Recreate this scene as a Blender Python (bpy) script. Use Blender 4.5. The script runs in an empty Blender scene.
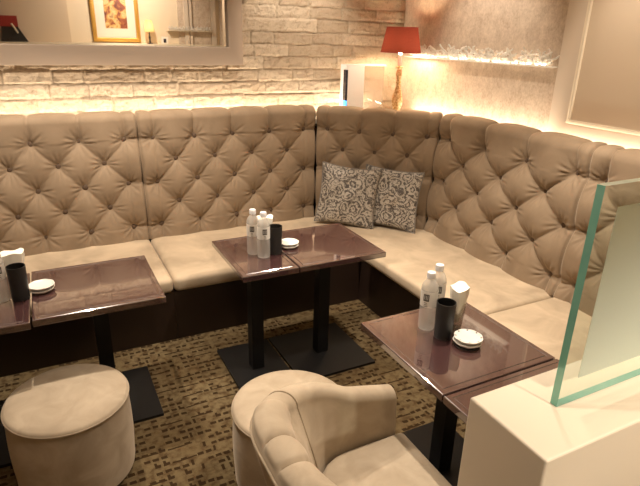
import bpy, bmesh, math, random
import numpy as np
from mathutils import Vector, Matrix, noise, Euler
random.seed(7); rng = np.random.default_rng(11)
S = bpy.context.scene; COL = S.collection; PI = math.pi

# ------------------------------------------------------------------ helpers
def link(o, parent=None):
    COL.objects.link(o)
    if parent is not None: o.parent = parent
    return o
def mesh_obj(name, bm, m, parent=None, smooth=True, angle=40):
    me = bpy.data.meshes.new(name)
    bmesh.ops.recalc_face_normals(bm, faces=bm.faces[:])
    if smooth:
        lim = math.radians(angle)
        for e in bm.edges:
            if len(e.link_faces) == 2 and e.calc_face_angle(0) > lim: e.smooth = False
        for f in bm.faces: f.smooth = True
    bm.to_mesh(me); bm.free()
    ms = m if isinstance(m, (list, tuple)) else [m]
    for x in ms: me.materials.append(x)
    return link(bpy.data.objects.new(name, me), parent)
def np_obj(name, verts, faces, m, parent=None, smooth=True):
    me = bpy.data.meshes.new(name)
    me.from_pydata([tuple(map(float, v)) for v in verts], [], [tuple(map(int, f)) for f in faces])
    me.update()
    if smooth: me.polygons.foreach_set('use_smooth', [True]*len(me.polygons))
    me.materials.append(m)
    return link(bpy.data.objects.new(name, me), parent)
def thing(name, label, cat, loc=(0,0,0), rz=0, group=None):
    o = bpy.data.objects.new(name, None); o.empty_display_size = .1
    link(o); o.location = loc; o.rotation_euler = (0,0,rz)
    return tag(o, label, cat, group)
def tag(o, label, cat, group=None, kind=None):
    o['label'] = label; o['category'] = cat
    if group: o['group'] = group
    if kind: o['kind'] = kind
    return o
def struct(o):
    o['kind'] = 'structure'; return o
def copy_tree(o, parent=None, loc=None, rz=None):
    c = o.copy(); COL.objects.link(c)
    if parent is not None: c.parent = parent
    if loc is not None: c.location = loc
    if rz is not None: c.rotation_euler = (0,0,rz)
    for ch in list(o.children): copy_tree(ch, c)
    return c
def box(bm, x0, x1, y0, y1, z0, z1, mi=0):
    vs = [bm.verts.new(p) for p in [(x0,y0,z0),(x1,y0,z0),(x1,y1,z0),(x0,y1,z0),(x0,y0,z1),(x1,y0,z1),(x1,y1,z1),(x0,y1,z1)]]
    fs = [(0,3,2,1),(4,5,6,7),(0,1,5,4),(1,2,6,5),(2,3,7,6),(3,0,4,7)]
    out = [bm.faces.new([vs[i] for i in f]) for f in fs]
    for f in out: f.material_index = mi
    return vs, out
def bevel_all(bm, w, seg=3, ang=30):
    es = [e for e in bm.edges if len(e.link_faces) == 2 and e.calc_face_angle(0) > math.radians(ang)]
    bmesh.ops.bevel(bm, geom=es, offset=w, segments=seg, affect='EDGES', profile=.5)
def box_obj(name, dims, m, parent=None, bev=0, seg=3):
    bm = bmesh.new(); box(bm, *dims)
    if bev: bevel_all(bm, bev, seg)
    return mesh_obj(name, bm, m, parent)
def lathe(bm, prof, n=40, c=(0,0,0), fn=None):
    rings = []
    for r, z in prof:
        if r < 1e-6: rings.append([bm.verts.new((c[0], c[1], c[2]+z))]); continue
        ring = []
        for i in range(n):
            a = 2*PI*i/n; rr = r*(fn(a, z) if fn else 1)
            ring.append(bm.verts.new((c[0]+rr*math.cos(a), c[1]+rr*math.sin(a), c[2]+z)))
        rings.append(ring)
    for a, b in zip(rings, rings[1:]):
        if len(a) == 1 and len(b) == 1: continue
        for i in range(n):
            j = (i+1) % n
            if len(a) == 1: bm.faces.new((a[0], b[i], b[j]))
            elif len(b) == 1: bm.faces.new((a[i], b[0], a[j]))
            else: bm.faces.new((a[i], b[i], b[j], a[j]))
def lathe_obj(name, prof, m, parent=None, n=40, fn=None, angle=35, c=(0,0,0)):
    bm = bmesh.new(); lathe(bm, prof, n, c, fn)
    return mesh_obj(name, bm, m, parent, angle=angle)
def tube(bm, pts, r, n=8, closed=False):
    pts = [Vector(p) for p in pts]; rings = []; N = len(pts)
    for i, p in enumerate(pts):
        a = pts[(i-1) % N] if (closed or i > 0) else p
        b = pts[(i+1) % N] if (closed or i < N-1) else p
        t = (b-a).normalized()
        ref = Vector((0,0,1)) if abs(t.z) < .9 else Vector((1,0,0))
        u = t.cross(ref).normalized(); v = t.cross(u)
        rr = r[i] if isinstance(r, (list, tuple)) else r
        rings.append([bm.verts.new(p+u*rr*math.cos(2*PI*k/n)+v*rr*math.sin(2*PI*k/n)) for k in range(n)])
    for i in range(N if closed else N-1):
        a, b = rings[i], rings[(i+1) % N]
        for k in range(n): bm.faces.new((a[k], a[(k+1)%n], b[(k+1)%n], b[k]))
    if not closed:
        bm.faces.new(rings[0][::-1]); bm.faces.new(rings[-1])

# ------------------------------------------------------------------ materials
def srgb(*c):
    return tuple(((x/255)/12.92 if x/255 <= .04045 else ((x/255+.055)/1.055)**2.4) for x in c)+(1,)
class NT:
    def __init__(s, name):
        s.m = bpy.data.materials.new(name); s.m.use_nodes = True
        s.t = s.m.node_tree; s.b = s.t.nodes['Principled BSDF']; s.out = s.t.nodes['Material Output']
    def n(s, typ, ins=None, **kw):
        nd = s.t.nodes.new(typ)
        for k, v in kw.items(): setattr(nd, k, v)
        for k, v in (ins or {}).items():
            if isinstance(v, bpy.types.NodeSocket): s.t.links.new(v, nd.inputs[k])
            else: nd.inputs[k].default_value = v
        return nd
    def math(s, op, a, b=0.0, c=None):
        ins = {0: a, 1: b}
        if c is not None: ins[2] = c
        return s.n('ShaderNodeMath', ins, operation=op).outputs[0]
    def mix(s, f, a, b):
        nd = s.n('ShaderNodeMix', data_type='RGBA')
        for i, v in ((0, f), (6, a), (7, b)):
            if isinstance(v, bpy.types.NodeSocket): s.t.links.new(v, nd.inputs[i])
            else: nd.inputs[i].default_value = v
        return nd.outputs[2]
    def ramp(s, f, stops):
        nd = s.n('ShaderNodeValToRGB', {0: f}); el = nd.color_ramp.elements
        while len(el) < len(stops): el.new(.5)
        for e, (p, c) in zip(el, stops): e.position = p; e.color = c
        return nd.outputs[0]
    def coord(s, kind='Object'): return s.n('ShaderNodeTexCoord').outputs[kind]
    def noise(s, scale, detail=4, vec=None, rough=.55, dist=0):
        nd = s.n('ShaderNodeTexNoise', {'Scale': scale, 'Detail': detail, 'Roughness': rough, 'Distortion': dist})
        s.t.links.new(vec if vec is not None else s.coord(), nd.inputs['Vector'])
        return nd
    def set(s, **kw):
        names = {'color':'Base Color','rough':'Roughness','metal':'Metallic','spec':'Specular IOR Level','coat':'Coat Weight','coatr':'Coat Roughness','sheen':'Sheen Weight','sheenr':'Sheen Roughness','sheent':'Sheen Tint','trans':'Transmission Weight','ior':'IOR','alpha':'Alpha','emit':'Emission Color','emits':'Emission Strength','sss':'Subsurface Weight'}
        for k, v in kw.items():
            i = s.b.inputs[names[k]]
            if isinstance(v, bpy.types.NodeSocket): s.t.links.new(v, i)
            else: i.default_value = v
        return s
    def bump(s, h, strength=.3, dist=.01):
        nd = s.n('ShaderNodeBump', {'Height': h, 'Strength': strength, 'Distance': dist})
        s.t.links.new(nd.outputs[0], s.b.inputs['Normal']); return s

def plain(name, c, rough=.5, **kw):
    return NT(name).set(color=c, rough=rough, **kw).m

def velvet(name, c1, c2, sheen=.35, scale=5):
    t = NT(name); n1 = t.noise(scale, 5, dist=.6); n2 = t.noise(900, 2)
    f = t.ramp(n1.outputs[0], [(.35,(0,0,0,1)),(.68,(1,1,1,1))])
    t.set(color=t.mix(f, c1, c2), rough=.75, spec=.2, sheen=sheen, sheenr=.4, sheent=(1,.86,.7,1))
    h = t.math('ADD', t.math('MULTIPLY', n2.outputs[0], .25), n1.outputs[0])
    t.bump(h, .12, .004); return t.m
M = {}
M['velvet_back_shaded'] = velvet('tan_velvet_shaded', (.235,.169,.110,1), (.29,.213,.142,1))  # same velvet as the seats, shade on the backs put into a darker colour
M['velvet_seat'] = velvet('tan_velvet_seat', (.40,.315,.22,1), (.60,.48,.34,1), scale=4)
M['velvet_chair'] = velvet('beige_velvet', (.34,.27,.19,1), (.45,.365,.265,1), scale=8)
M['button'] = plain('button_velvet', (.10,.062,.038,1), .8)
M['plinth'] = plain('dark_walnut_plinth', (.022,.011,.007,1), .45)
M['black_metal'] = plain('black_powder_coat', (.0045,.004,.004,1), .5, spec=.3)
M['black_cup'] = plain('matte_black_plastic', (.010,.009,.008,1), .45)
M['white_ceramic'] = plain('white_ceramic', (.82,.79,.72,1), .18)
M['dark_plastic'] = plain('dark_base', (.02,.018,.016,1), .4)
M['white_paper'] = plain('white_paper', (.88,.83,.72,1), .85)
M['cream_paint'] = plain('cream_painted_wood', (.76,.67,.53,1), .45)
M['frame_paint'] = plain('taupe_painted_frame', (.36,.285,.225,1), .5)
M['white_frame'] = plain('pale_painted_frame', (.64,.545,.445,1), .5)
M['tan_panel'] = plain('tan_plain_wall', (.62,.50,.37,1), .7)
M['cream_wall'] = plain('cream_wall_paint', (.72,.61,.46,1), .8)
M['ceiling'] = plain('ceiling_paint', (.75,.66,.54,1), .9)
M['white_plastic'] = plain('white_plastic', (.80,.79,.80,1), .3)
M['dark_gloss'] = plain('dark_gloss_strip', (.015,.014,.03,1), .1)
M['gold'] = plain('gilt_wood', (.62,.36,.08,1), .38, metal=.6)
M['antique_cream'] = NT('antique_cream_gilt'); 
_t = M['antique_cream']; _t.set(color=_t.mix(_t.ramp(_t.noise(60,3).outputs[0], [(.42,(0,0,0,1)),(.6,(1,1,1,1))]), (.78,.58,.32,1), (.50,.28,.09,1)), rough=.4, metal=.15); M['antique_cream'] = _t.m
M['mat_board'] = plain('mat_board', (.72,.67,.58,1), .8)
M['red_leather'] = plain('red_leather', (.30,.018,.012,1), .5)
M['black_leather'] = plain('black_leather', (.012,.010,.009,1), .5)
M['strap'] = plain('pale_strap', (.75,.66,.5,1), .6)
M['mirror'] = plain('mirror_silver', (.90,.86,.80,1), .015, metal=1.0)
M['blue_led'] = NT('blue_led').set(color=(.05,.3,.9,1), emit=(.08,.40,1,1), emits=2.5).m
M['label_ink'] = plain('label_ink', (.10,.09,.08,1), .6)
M['oak'] = plain('dark_shelf', (.35,.24,.15,1), .5)

t = NT('brown_lacquer'); nn = t.noise(6, 3)
t.set(color=t.mix(nn.outputs[0], (.048,.020,.020,1), (.068,.030,.029,1)), rough=.22, spec=.6, coat=1.0, coatr=.035); M['lacquer'] = t.m
t.b.inputs['Coat IOR'].default_value = 2.6

# thin clear glass / clear plastic: transparent + fresnel gloss (+ a little white body)
def clear(name, tint, white=0.0, rough=.03, ior=1.45, wc=(.85,.82,.76,1)):
    t = NT(name); tr = t.n('ShaderNodeBsdfTransparent', {'Color': tint}); gl = t.n('ShaderNodeBsdfGlossy', {'Roughness': rough})
    lw = t.n('ShaderNodeLayerWeight', {'Blend': .5}).outputs['Facing']; f0 = ((ior-1)/(ior+1))**2
    fr = t.math('MULTIPLY_ADD', t.math('POWER', lw, 5.0), 1-f0, f0); mx = t.n('ShaderNodeMixShader', {0: fr, 1: tr.outputs[0], 2: gl.outputs[0]})
    last = mx.outputs[0]
    if white:
        d = t.n('ShaderNodeBsdfDiffuse', {'Color': wc}); tl = t.n('ShaderNodeBsdfTranslucent', {'Color': wc})
        dd = t.n('ShaderNodeMixShader', {0: .4, 1: d.outputs[0], 2: tl.outputs[0]})
        last = t.n('ShaderNodeMixShader', {0: white, 1: last, 2: dd.outputs[0]}).outputs[0]
    t.t.links.new(last, t.out.inputs[0]); return t.m
M['pane'] = clear('clear_pane_glass', (.93,.965,.94,1), 0, .01, 1.5)
M['bottle'] = clear('clear_bottle_plastic', (.92,.91,.89,1), .30, .05, 1.5, (.92,.90,.86,1))
M['bottle_label'] = clear('clear_label', (.95,.94,.92,1), .80, .2, 1.45, (.92,.90,.86,1))
M['tumbler'] = clear('clear_tumbler', (.85,.83,.8,1), .10, .03, 1.5)
M['acrylic'] = clear('clear_acrylic', (.88,.84,.80,1), .16, .03, 1.9)
M['film'] = clear('frosted_film', (.90,.92,.82,1), .85, .4, 1.45, (.82,.88,.80,1))
M['crystal'] = clear('crystal_glass', (.95,.92,.88,1), .78, .05, 2.0, (.96,.94,.90,1))
t = NT('green_glass_edge'); nn = t.noise(14, 2)
t.set(color=t.mix(nn.outputs[0], (.12,.42,.33,1), (.25,.56,.46,1)), rough=.15, trans=.25, ior=1.5); M['glass_edge'] = t.m
t = NT('pale_glass_edge'); t.set(color=(.50,.66,.54,1), rough=.15, trans=.3); M['glass_edge_top'] = t.m

# red shade: lets light through
t = NT('red_lamp_shade'); vv = t.coord('Object')
w = t.noise(160, 2, vv).outputs[0]; cc = t.mix(w, (.17,.034,.022,1), (.27,.062,.04,1))
d = t.n('ShaderNodeBsdfDiffuse', {'Color': cc}); tl = t.n('ShaderNodeBsdfTranslucent', {'Color': cc})
mx = t.n('ShaderNodeMixShader', {0: .05, 1: d.outputs[0], 2: tl.outputs[0]}); t.t.links.new(mx.outputs[0], t.out.inputs[0]); M['shade_red'] = t.m
t = NT('cream_lamp_shade'); d = t.n('ShaderNodeBsdfDiffuse', {'Color': (.75,.55,.32,1)}); tl = t.n('ShaderNodeBsdfTranslucent', {'Color': (.8,.58,.32,1)})
mx = t.n('ShaderNodeMixShader', {0: .5, 1: d.outputs[0], 2: tl.outputs[0]}); t.t.links.new(mx.outputs[0], t.out.inputs[0]); M['shade_cream'] = t.m

# split-face stone: tint per stone from a face attribute, plus mineral mottling
t = NT('split_face_stone'); at = t.n('ShaderNodeAttribute', attribute_name='stone_tint').outputs['Fac']
n1 = t.noise(26, 8, rough=.72, dist=1.2).outputs[0]; n2 = t.noise(150, 4, rough=.7).outputs[0]
c0 = t.mix(at, (.50,.395,.285,1), (.66,.545,.41,1))
c1 = t.mix(t.ramp(n1, [(.50,(0,0,0,1)),(.68,(1,1,1,1))]), c0, (.40,.30,.20,1))
t.set(color=c1, rough=.85, spec=.2); t.bump(t.math('ADD', n1, t.math('MULTIPLY', n2, .5)), 1.0, .022); M['stone'] = t.m
# plaster / travertine wall
t = NT('mottled_travertine'); mp = t.n('ShaderNodeMapping', {'Vector': t.coord(), 'Scale': (1,1,.8)})
n1 = t.noise(16, 6, mp.outputs[0], .7).outputs[0]; n2 = t.noise(75, 4, mp.outputs[0], .7).outputs[0]
f = t.ramp(t.math('ADD', t.math('MULTIPLY', n1, .6), t.math('MULTIPLY', n2, .4)), [(.38,(0,0,0,1)),(.62,(1,1,1,1))])
t.set(color=t.mix(f, (.44,.345,.265,1), (.66,.55,.44,1)), rough=.75, spec=.3); t.bump(n2, .25, .004); M['travertine'] = t.m
# carpet: woven dashes
t = NT('woven_dash_carpet'); co = t.coord()
wn = t.noise(9, 2, co); wv = t.n('ShaderNodeVectorMath', {0: wn.outputs['Color'], 1: (.5,.5,.5)}, operation='SUBTRACT')
ws = t.n('ShaderNodeVectorMath', {0: wv.outputs[0], 'Scale': .018}, operation='SCALE')
wa = t.n('ShaderNodeVectorMath', {0: co, 1: ws.outputs[0]}, operation='ADD')
sp = t.n('ShaderNodeSeparateXYZ', {0: wa.outputs[0]}); X, Y = sp.outputs[0], sp.outputs[1]
def dashes(a, b, cell, row, thick, dens, seed):
    ca = t.math('FLOOR', t.math('DIVIDE', a, cell)); rb = t.math('FLOOR', t.math('DIVIDE', b, row))
    v = t.n('ShaderNodeCombineXYZ', {0: ca, 1: rb, 2: seed}).outputs[0]
    h = t.n('ShaderNodeTexWhiteNoise', {0: v}).outputs[0]
    fr = t.math('FRACT', t.math('DIVIDE', b, row)); fa = t.math('FRACT', t.math('DIVIDE', a, cell))
    m = t.math('MULTIPLY', t.math('LESS_THAN', fr, thick), t.math('LESS_THAN', h, dens))
    return t.math('MULTIPLY', m, t.math('LESS_THAN', fa, .72))
d1 = dashes(X, Y, .040, .047, .40, .52, 1.0); d2 = dashes(Y, X, .047, .040, .32, .15, 5.0); d3 = dashes(X, Y, .16, .094, .10, .45, 9.0)
big = t.noise(1.7, 2, co).outputs[0]; fib = t.noise(330, 3, co).outputs[0]; mid = t.noise(26, 3, co).outputs[0]
base = t.mix(t.ramp(big, [(.4,(0,0,0,1)),(.6,(1,1,1,1))]), (.150,.106,.052,1), (.20,.150,.080,1))
base = t.mix(t.ramp(mid, [(.42,(0,0,0,1)),(.65,(1,1,1,1))]), base, (.082,.050,.023,1))
mask = t.math('MAXIMUM', t.math('MAXIMUM', d1, d2), d3)
c = t.mix(t.math('MULTIPLY', mask, .95), base, (.022,.010,.004,1))
c = t.mix(t.math('MULTIPLY', fib, .38), c, (.07,.045,.018,1))
t.set(color=c, rough=.95, spec=.1); t.bump(t.math('SUBTRACT', fib, t.math('MULTIPLY', mask, .5)), .6, .006); M['carpet'] = t.m
# paisley brocade
t = NT('paisley_brocade'); co = t.coord('UV')
wn = t.noise(5, 2, co); wv = t.n('ShaderNodeVectorMath', {0: wn.outputs['Color'], 1: (.5,.5,.5)}, operation='SUBTRACT')
ws = t.n('ShaderNodeVectorMath', {0: wv.outputs[0], 'Scale': .20}, operation='SCALE')
wa = t.n('ShaderNodeVectorMath', {0: co, 1: ws.outputs[0]}, operation='ADD').outputs[0]
v1 = t.n('ShaderNodeTexVoronoi', {'Vector': wa, 'Scale': 4.6}).outputs['Distance']
rings = t.math('SINE', t.math('MULTIPLY', v1, 26.0)); v2 = t.n('ShaderNodeTexVoronoi', {'Vector': wa, 'Scale': 15.0}).outputs['Distance']
dots = t.math('SINE', t.math('MULTIPLY', v2, 16.0)); n3 = t.noise(17, 3, wa, dist=2.5).outputs[0]
vine = t.ramp(n3, [(.44,(0,0,0,1)),(.49,(1,1,1,1)),(.53,(1,1,1,1)),(.58,(0,0,0,1))])
f = t.math('ADD', t.math('ADD', t.math('MULTIPLY', rings, .34), t.math('MULTIPLY', dots, .22)), t.math('MULTIPLY', vine, .45))
f = t.ramp(f, [(.06,(0,0,0,1)),(.34,(1,1,1,1))])
t.set(color=t.mix(f, (.43,.385,.325,1), (.065,.052,.043,1)), rough=.5, sheen=.3); t.bump(f, .25, .003); M['paisley'] = t.m
# abstract picture (plain stand-in)
t = NT('abstract_print'); co = t.coord('Object'); n1 = t.noise(7, 4, co, dist=1.2)
f = t.ramp(n1.outputs[0], [(.30,(.05,.02,.015,1)),(.43,(.28,.07,.03,1)),(.50,(.55,.30,.08,1)),(.58,(.70,.50,.22,1)),(.70,(.22,.10,.05,1))])
t.set(color=f, rough=.5); M['print'] = t.m

# ------------------------------------------------------------------ room shell
def plane_box(name, dims, m): return struct(box_obj(name, dims, m))
WALLX, WALLY, FARY, LEFTX, CEIL = 3.03, 4.32, -1.36, -2.2, 2.8
plane_box('floor', (LEFTX, WALLX+.1, FARY-.1, WALLY+.1, -.06, 0), M['carpet'])
plane_box('ceiling', (LEFTX-.1, WALLX+.1, FARY-.1, WALLY+.1, CEIL, CEIL+.08), M['ceiling'])
plane_box('wall_left', (LEFTX-.1, LEFTX, FARY-.1, WALLY+.1, 0, CEIL), M['cream_wall'])
plane_box('wall_right', (WALLX, WALLX+.1, FARY-.1, WALLY+.1, 0, CEIL), M['travertine'])
plane_box('wall_front', (LEFTX, WALLX, FARY-.1, FARY, 0, CEIL), M['cream_wall'])
# back wall: every split-face stone modelled as relief in one surface
def stone_wall():
    x0, x1, z0, z1, st = LEFTX+.7, WALLX, 1.15, 2.75, .0080
    nx, nz = int((x1-x0)/st)+1, int((z1-z0)/st)+1
    xs = np.linspace(x0, x1, nx); zs = np.linspace(z0, z1, nz)
    r = random.Random(3); rows = []; z = 1.052
    while z < z1+.1:
        h = r.choice([.099,.099,.104,.094,.092]); cuts = [x0-r.random()*.3]
        while cuts[-1] < x1: cuts.append(cuts[-1]+r.choice([.2,.26,.3,.3,.34,.42]))
        rows.append((z, z+h, cuts, [(r.uniform(-.006,.006), r.random(), r.uniform(-.01,.01), r.uniform(-.03,.03)) for _ in cuts])); z += h
    V = np.zeros((nz, nx, 3)); tint = np.zeros((nz, nx))
    for j, zz in enumerate(zs):
        row = next(q for q in rows if q[0] <= zz < q[1]); k = 0
        for i, xx in enumerate(xs):
            while row[2][k+1] <= xx: k += 1
            off, ti, tx, tz = row[3][k]
            e = min(zz-row[0], row[1]-zz, xx-row[2][k], row[2][k+1]-xx)
            n = noise.fractal((xx*20+ti*50, ti*9, zz*28), .7, 2.1, 4)
            rg = abs(noise.noise((xx*38+ti*20+2.2*n, 3.1, zz*52)))
            d = off + tx*(xx-(row[2][k]+row[2][k+1])/2) + tz*(zz-(row[0]+row[1])/2) + .0052*n - .0085*rg
            if e < .009: d -= .012*(1-e/.009)
            V[j, i] = (xx, WALLY-.012-d, zz); tint[j, i] = ti
    idx = np.arange(nx*nz).reshape(nz, nx)
    F = np.stack([idx[:-1,:-1], idx[:-1,1:], idx[1:,1:], idx[1:,:-1]], -1).reshape(-1, 4)
    o = np_obj('wall_back', V.reshape(-1,3), F, M['stone'])
    a = o.data.attributes.new('stone_tint', 'FLOAT', 'POINT'); a.data.foreach_set('value', tint.ravel().astype(np.float32))
    return struct(o)
stone_wall()
plane_box('wall_back_side', (LEFTX, LEFTX+.7, WALLY-.02, WALLY+.1, 1.15, CEIL), M['cream_wall'])
plane_box('wall_back_base', (LEFTX, WALLX, WALLY-.02, WALLY+.1, 0, 1.15), M['plinth'])
plane_box('wall_back_core', (LEFTX, WALLX, WALLY+.025, WALLY+.1, 1.15, CEIL), M['cream_wall'])

# ------------------------------------------------------------------ banquette
FOLD_Z0, FOLD_Z1 = .435, 1.300
def tufted(name, B0, B1, T0, T1, cols, parent, e0=.10, e1=.10, seed=0, amp=.034, back=.13, fold=.36):
    """tufted upholstered back between two seams; B* bottom corners (x,y) left/right seen from the room, T* top corners."""
    B0, B1, T0, T1 = [np.array(q, float) for q in (B0, B1, T0, T1)]
    W = np.linalg.norm(B1-B0); H = FOLD_Z1-FOLD_Z0
    r_ = np.random.default_rng(seed)
    n3 = np.array([ (B1-B0)[1], -(B1-B0)[0] ])/W                    # towards the room
    rollr = .045; nu = int(W/.0072); 
    s_front = np.arange(0, H, .0075); s_roll = H + np.linspace(0, PI/2*rollr, 11)
    s_top = s_roll[-1] + np.linspace(.008, back-.05, 9)
    sv = np.concatenate([s_front, s_roll, s_top])
    us = np.linspace(0, W, nu)
    U, Sv = np.meshgrid(us, sv)
    dv = (H-(.775))/1.0
    v0 = .543-FOLD_Z0; T = .159; Sx = (W-e0-e1)/(cols-1)
    jit = {}
    P = (U-e0)/Sx; Q = (Sv-v0)/T
    for _ in range(5):                                   # hand-pulled folds are never quite straight
        kx, ky = r_.normal(0, 9, 2); P = P + .012*np.sin(kx*U+ky*Sv+r_.random()*6); Q = Q + .022*np.sin(ky*U+kx*Sv+r_.random()*6)
    P = np.where(np.abs(U-W/2) > W/2-.03, (U-e0)/Sx, P)
    ia_, ib_ = np.round(P-Q/2).astype(int), np.round(P+Q/2).astype(int)
    ra, rb_ = r_.uniform(.15, 1, (40, 40)), r_.uniform(.0, .75, (40, 40))
    sa = ra[ia_+15, np.floor(P+Q/2).astype(int)+15]*fold*1.5; sb = rb_[ib_+15, np.floor(P-Q/2).astype(int)+15]*fold*1.5
    a = np.abs((P-Q/2)-np.round(P-Q/2)); b = np.abs((P+Q/2)-np.round(P+Q/2))
    dp = np.abs(P-np.round(P)); dq = np.abs(Q/2-np.round(Q/2))
    inside = (P>=0)&(P<=cols-1)&(Q>=0)&(Q<=4)
    g = np.where(inside, np.minimum(a,b), 0)
    ga, gb = a, b
    top = ((Q>4)|(Q<0)); side = ((P<0)|(P>cols-1))
    puffin = (np.sin(PI*a)*np.sin(PI*b))**.42
    # soft crease profile
    crease = lambda d, w: 1-np.exp(-d/w)
    hin = (.50+.3*fold)*puffin**1.5 - .34*sa*np.exp(-a*.22/.012)*np.sin(PI*b)**.5 - .34*sb*np.exp(-b*.22/.012)*np.sin(PI*a)**.5 + .25
    pt = .46*np.sin(PI*dp)**.8 + .62*crease(dp*.22, .009) - .12
    ps = .66*np.sin(PI*dq)**.9 + .34*crease(dq*.22, .016)
    h = np.where(inside, hin, np.where(top & ~side, pt, np.where(side & ~top, ps, np.minimum(pt, ps))))
    # vertical pleats above the top buttons and under the lowest fade to the edges
    over = np.clip((Q-4)*T/.17, 0, 1); h = np.where((Q>4)&~side, h+(0.82-h)*over*.10, h)
    h = np.where((Q>4)&side, .72+(h-.72)*(1-over*.5), h)
    # buttons
    btn = []
    for q in range(5):
        n = cols if q % 2 == 0 else cols-1
        for k in range(n):
            btn.append((e0+Sx*(k+(0 if q%2==0 else .5)), v0+q*T))
    dimp = np.zeros_like(U)
    for i, (bu, bv) in enumerate(btn):
        dx, dy = U-bu, Sv-bv; d = np.hypot(dx, dy); th = np.arctan2(dy, dx); ph = r_.random()*6
        dimp += -(.75+.2*r_.random())*np.exp(-(d/.026)) - .42*np.exp(-(d/.085)**2)
        dimp += .10*np.cos(11*th+ph+1.5*np.sin(2*th+ph))*np.exp(-((d-.05)/.035)**2) + .05*np.cos(17*th+2*ph+np.sin(3*th))*np.exp(-((d-.06)/.04)**2)
    wob = np.zeros_like(U)
    for _ in range(9):
        kx, ky = r_.normal(0, 16, 2); wob += .014*np.sin(kx*U+ky*Sv+r_.random()*6)
    hh = amp*(.80*h + .95*dimp + wob)
    # rounded side edges into the seams
    er = .026; e = np.minimum(U, W-U)
    edge = np.where(e < er, er-np.sqrt(np.maximum(er**2-(er-e)**2, 0)), 0)
    hh = hh - edge*1.5
    # assemble the profile: straight, quarter roll, flat top
    tt = np.clip(Sv/H, 0, 1)[..., None]; uu = (U/W)[..., None]
    bot = B0*(1-uu)+B1*uu; topp = T0*(1-uu)+T1*uu
    xy = bot*(1-tt)+topp*tt
    Z = FOLD_Z0 + np.minimum(Sv, H)
    lean = np.linalg.norm((T0+T1)/2-(B0+B1)/2)
    ang = np.clip((Sv-H)/rollr, 0, PI/2)
    flat = np.clip(Sv-H-rollr*PI/2, 0, None)
    inset = rollr*(1-np.cos(ang)) + flat
    xy = xy - n3*inset[..., None]; Z = Z + rollr*np.sin(ang)
    nxy = np.cos(ang)[..., None]*n3; nz = np.sin(ang)
    xy = xy + nxy*hh[..., None]; Z = Z + nz*hh*.75
    V = np.concatenate([xy, Z[..., None]], -1)
    ns = len(sv); verts = list(V.reshape(-1,3)); idx = np.arange(ns*nu).reshape(ns, nu)
    F = list(np.stack([idx[:-1,:-1], idx[:-1,1:], idx[1:,1:], idx[1:,:-1]], -1).reshape(-1,4))
    # rear skirt closes the body: behind each border vertex a vertex on the rear plane
    rear = {}
    def rv(i, p):
        verts.append(p); return len(verts)-1
    bt = n3*-(back+lean)
    rb = [rv(0, np.array([*(B0*(1-u/W)+B1*(u/W) + bt), FOLD_Z0])) for u in us]
    rt = [rv(0, np.array([*(B0*(1-u/W)+B1*(u/W) + bt), FOLD_Z1+.01])) for u in us]
    for i in range(nu-1):
        F.append((idx[-1,i], idx[-1,i+1], rt[i+1], rt[i])); F.append((rt[i], rt[i+1], rb[i+1], rb[i])); F.append((rb[i], rb[i+1], idx[0,i+1], idx[0,i]))
    F.append(tuple([rb[0], rt[0]]+[int(k) for k in idx[::-1,0]])); F.append(tuple([rt[-1], rb[-1]]+[int(k) for k in idx[:,-1]]))
    o = np_obj(name, verts, F, M['velvet_back_shaded'], parent)
    # covered buttons
    for i, (bu, bv) in enumerate(btn):
        j = int(np.argmin(np.abs(sv-bv))); k = int(np.argmin(np.abs(us-bu)))
        p = V[j, k]
        if 'proto' not in BTN:
            bm = bmesh.new(); bmesh.ops.create_uvsphere(bm, u_segments=12, v_segments=8, radius=.022)
            bmesh.ops.scale(bm, vec=(1,.5,1), verts=bm.verts[:])
            me = bpy.data.meshes.new('button'); bm.to_mesh(me); bm.free(); me.materials.append(M['button'])
            for f in me.polygons: f.use_smooth = True
            BTN['proto'] = me
        c = bpy.data.objects.new('button', BTN['proto']); link(c, o)
        c.location = (p[0]+n3[0]*.006, p[1]+n3[1]*.006, p[2]); c.rotation_euler = (0,0,math.atan2(n3[1], n3[0])+PI/2)
    return o
BTN = {}
def cushion(name, poly, z0, z1, bev, parent, front_pts=None, mat='velvet_seat'):
    bm = bmesh.new(); vs = [bm.verts.new((x,y,z0)) for x, y in poly]; f = bm.faces.new(vs)
    r = bmesh.ops.extrude_face_region(bm, geom=[f]); bmesh.ops.translate(bm, vec=(0,0,z1-z0), verts=[v for v in r['geom'] if isinstance(v, bmesh.types.BMVert)])
    bm.normal_update(); bevel_all(bm, bev, 5)
    return mesh_obj(name, bm, M[mat], parent, angle=60)
SB, SR, PF = 3.945, 2.665, .09     # back fold lines of the two runs, lean of the backs
k_ = .415*PF
xs_seam, ys_seam = .600, 1.985
C0, C1 = (1.985, SB), (SR, 3.290)      # corner panel bottom
C0t, C1t = (1.985+k_, SB+PF), (SR+PF, 3.290+k_)
Z0, ZS = .345, .445
fx, fy = 1.97, 3.15
# left module
L = thing('banquette_section', 'tan velvet banquette with button-tufted back behind the left pair of tables', 'sofa', (-.1, 3.5, 0))
L.matrix_world = Matrix.Translation((0,0,0)); L.location = (0,0,0)
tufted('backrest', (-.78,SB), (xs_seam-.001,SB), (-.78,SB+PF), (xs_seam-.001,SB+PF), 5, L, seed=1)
cushion('seat', [(-.78,fy),(xs_seam-.002,fy),(xs_seam-.002,SB+.02),(-.78,SB+.02)], Z0, ZS, .032, L)
box_obj('plinth', (-.78, xs_seam-.001, fy+.02, SB+.1, 0, Z0), M['plinth'], L)
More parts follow.
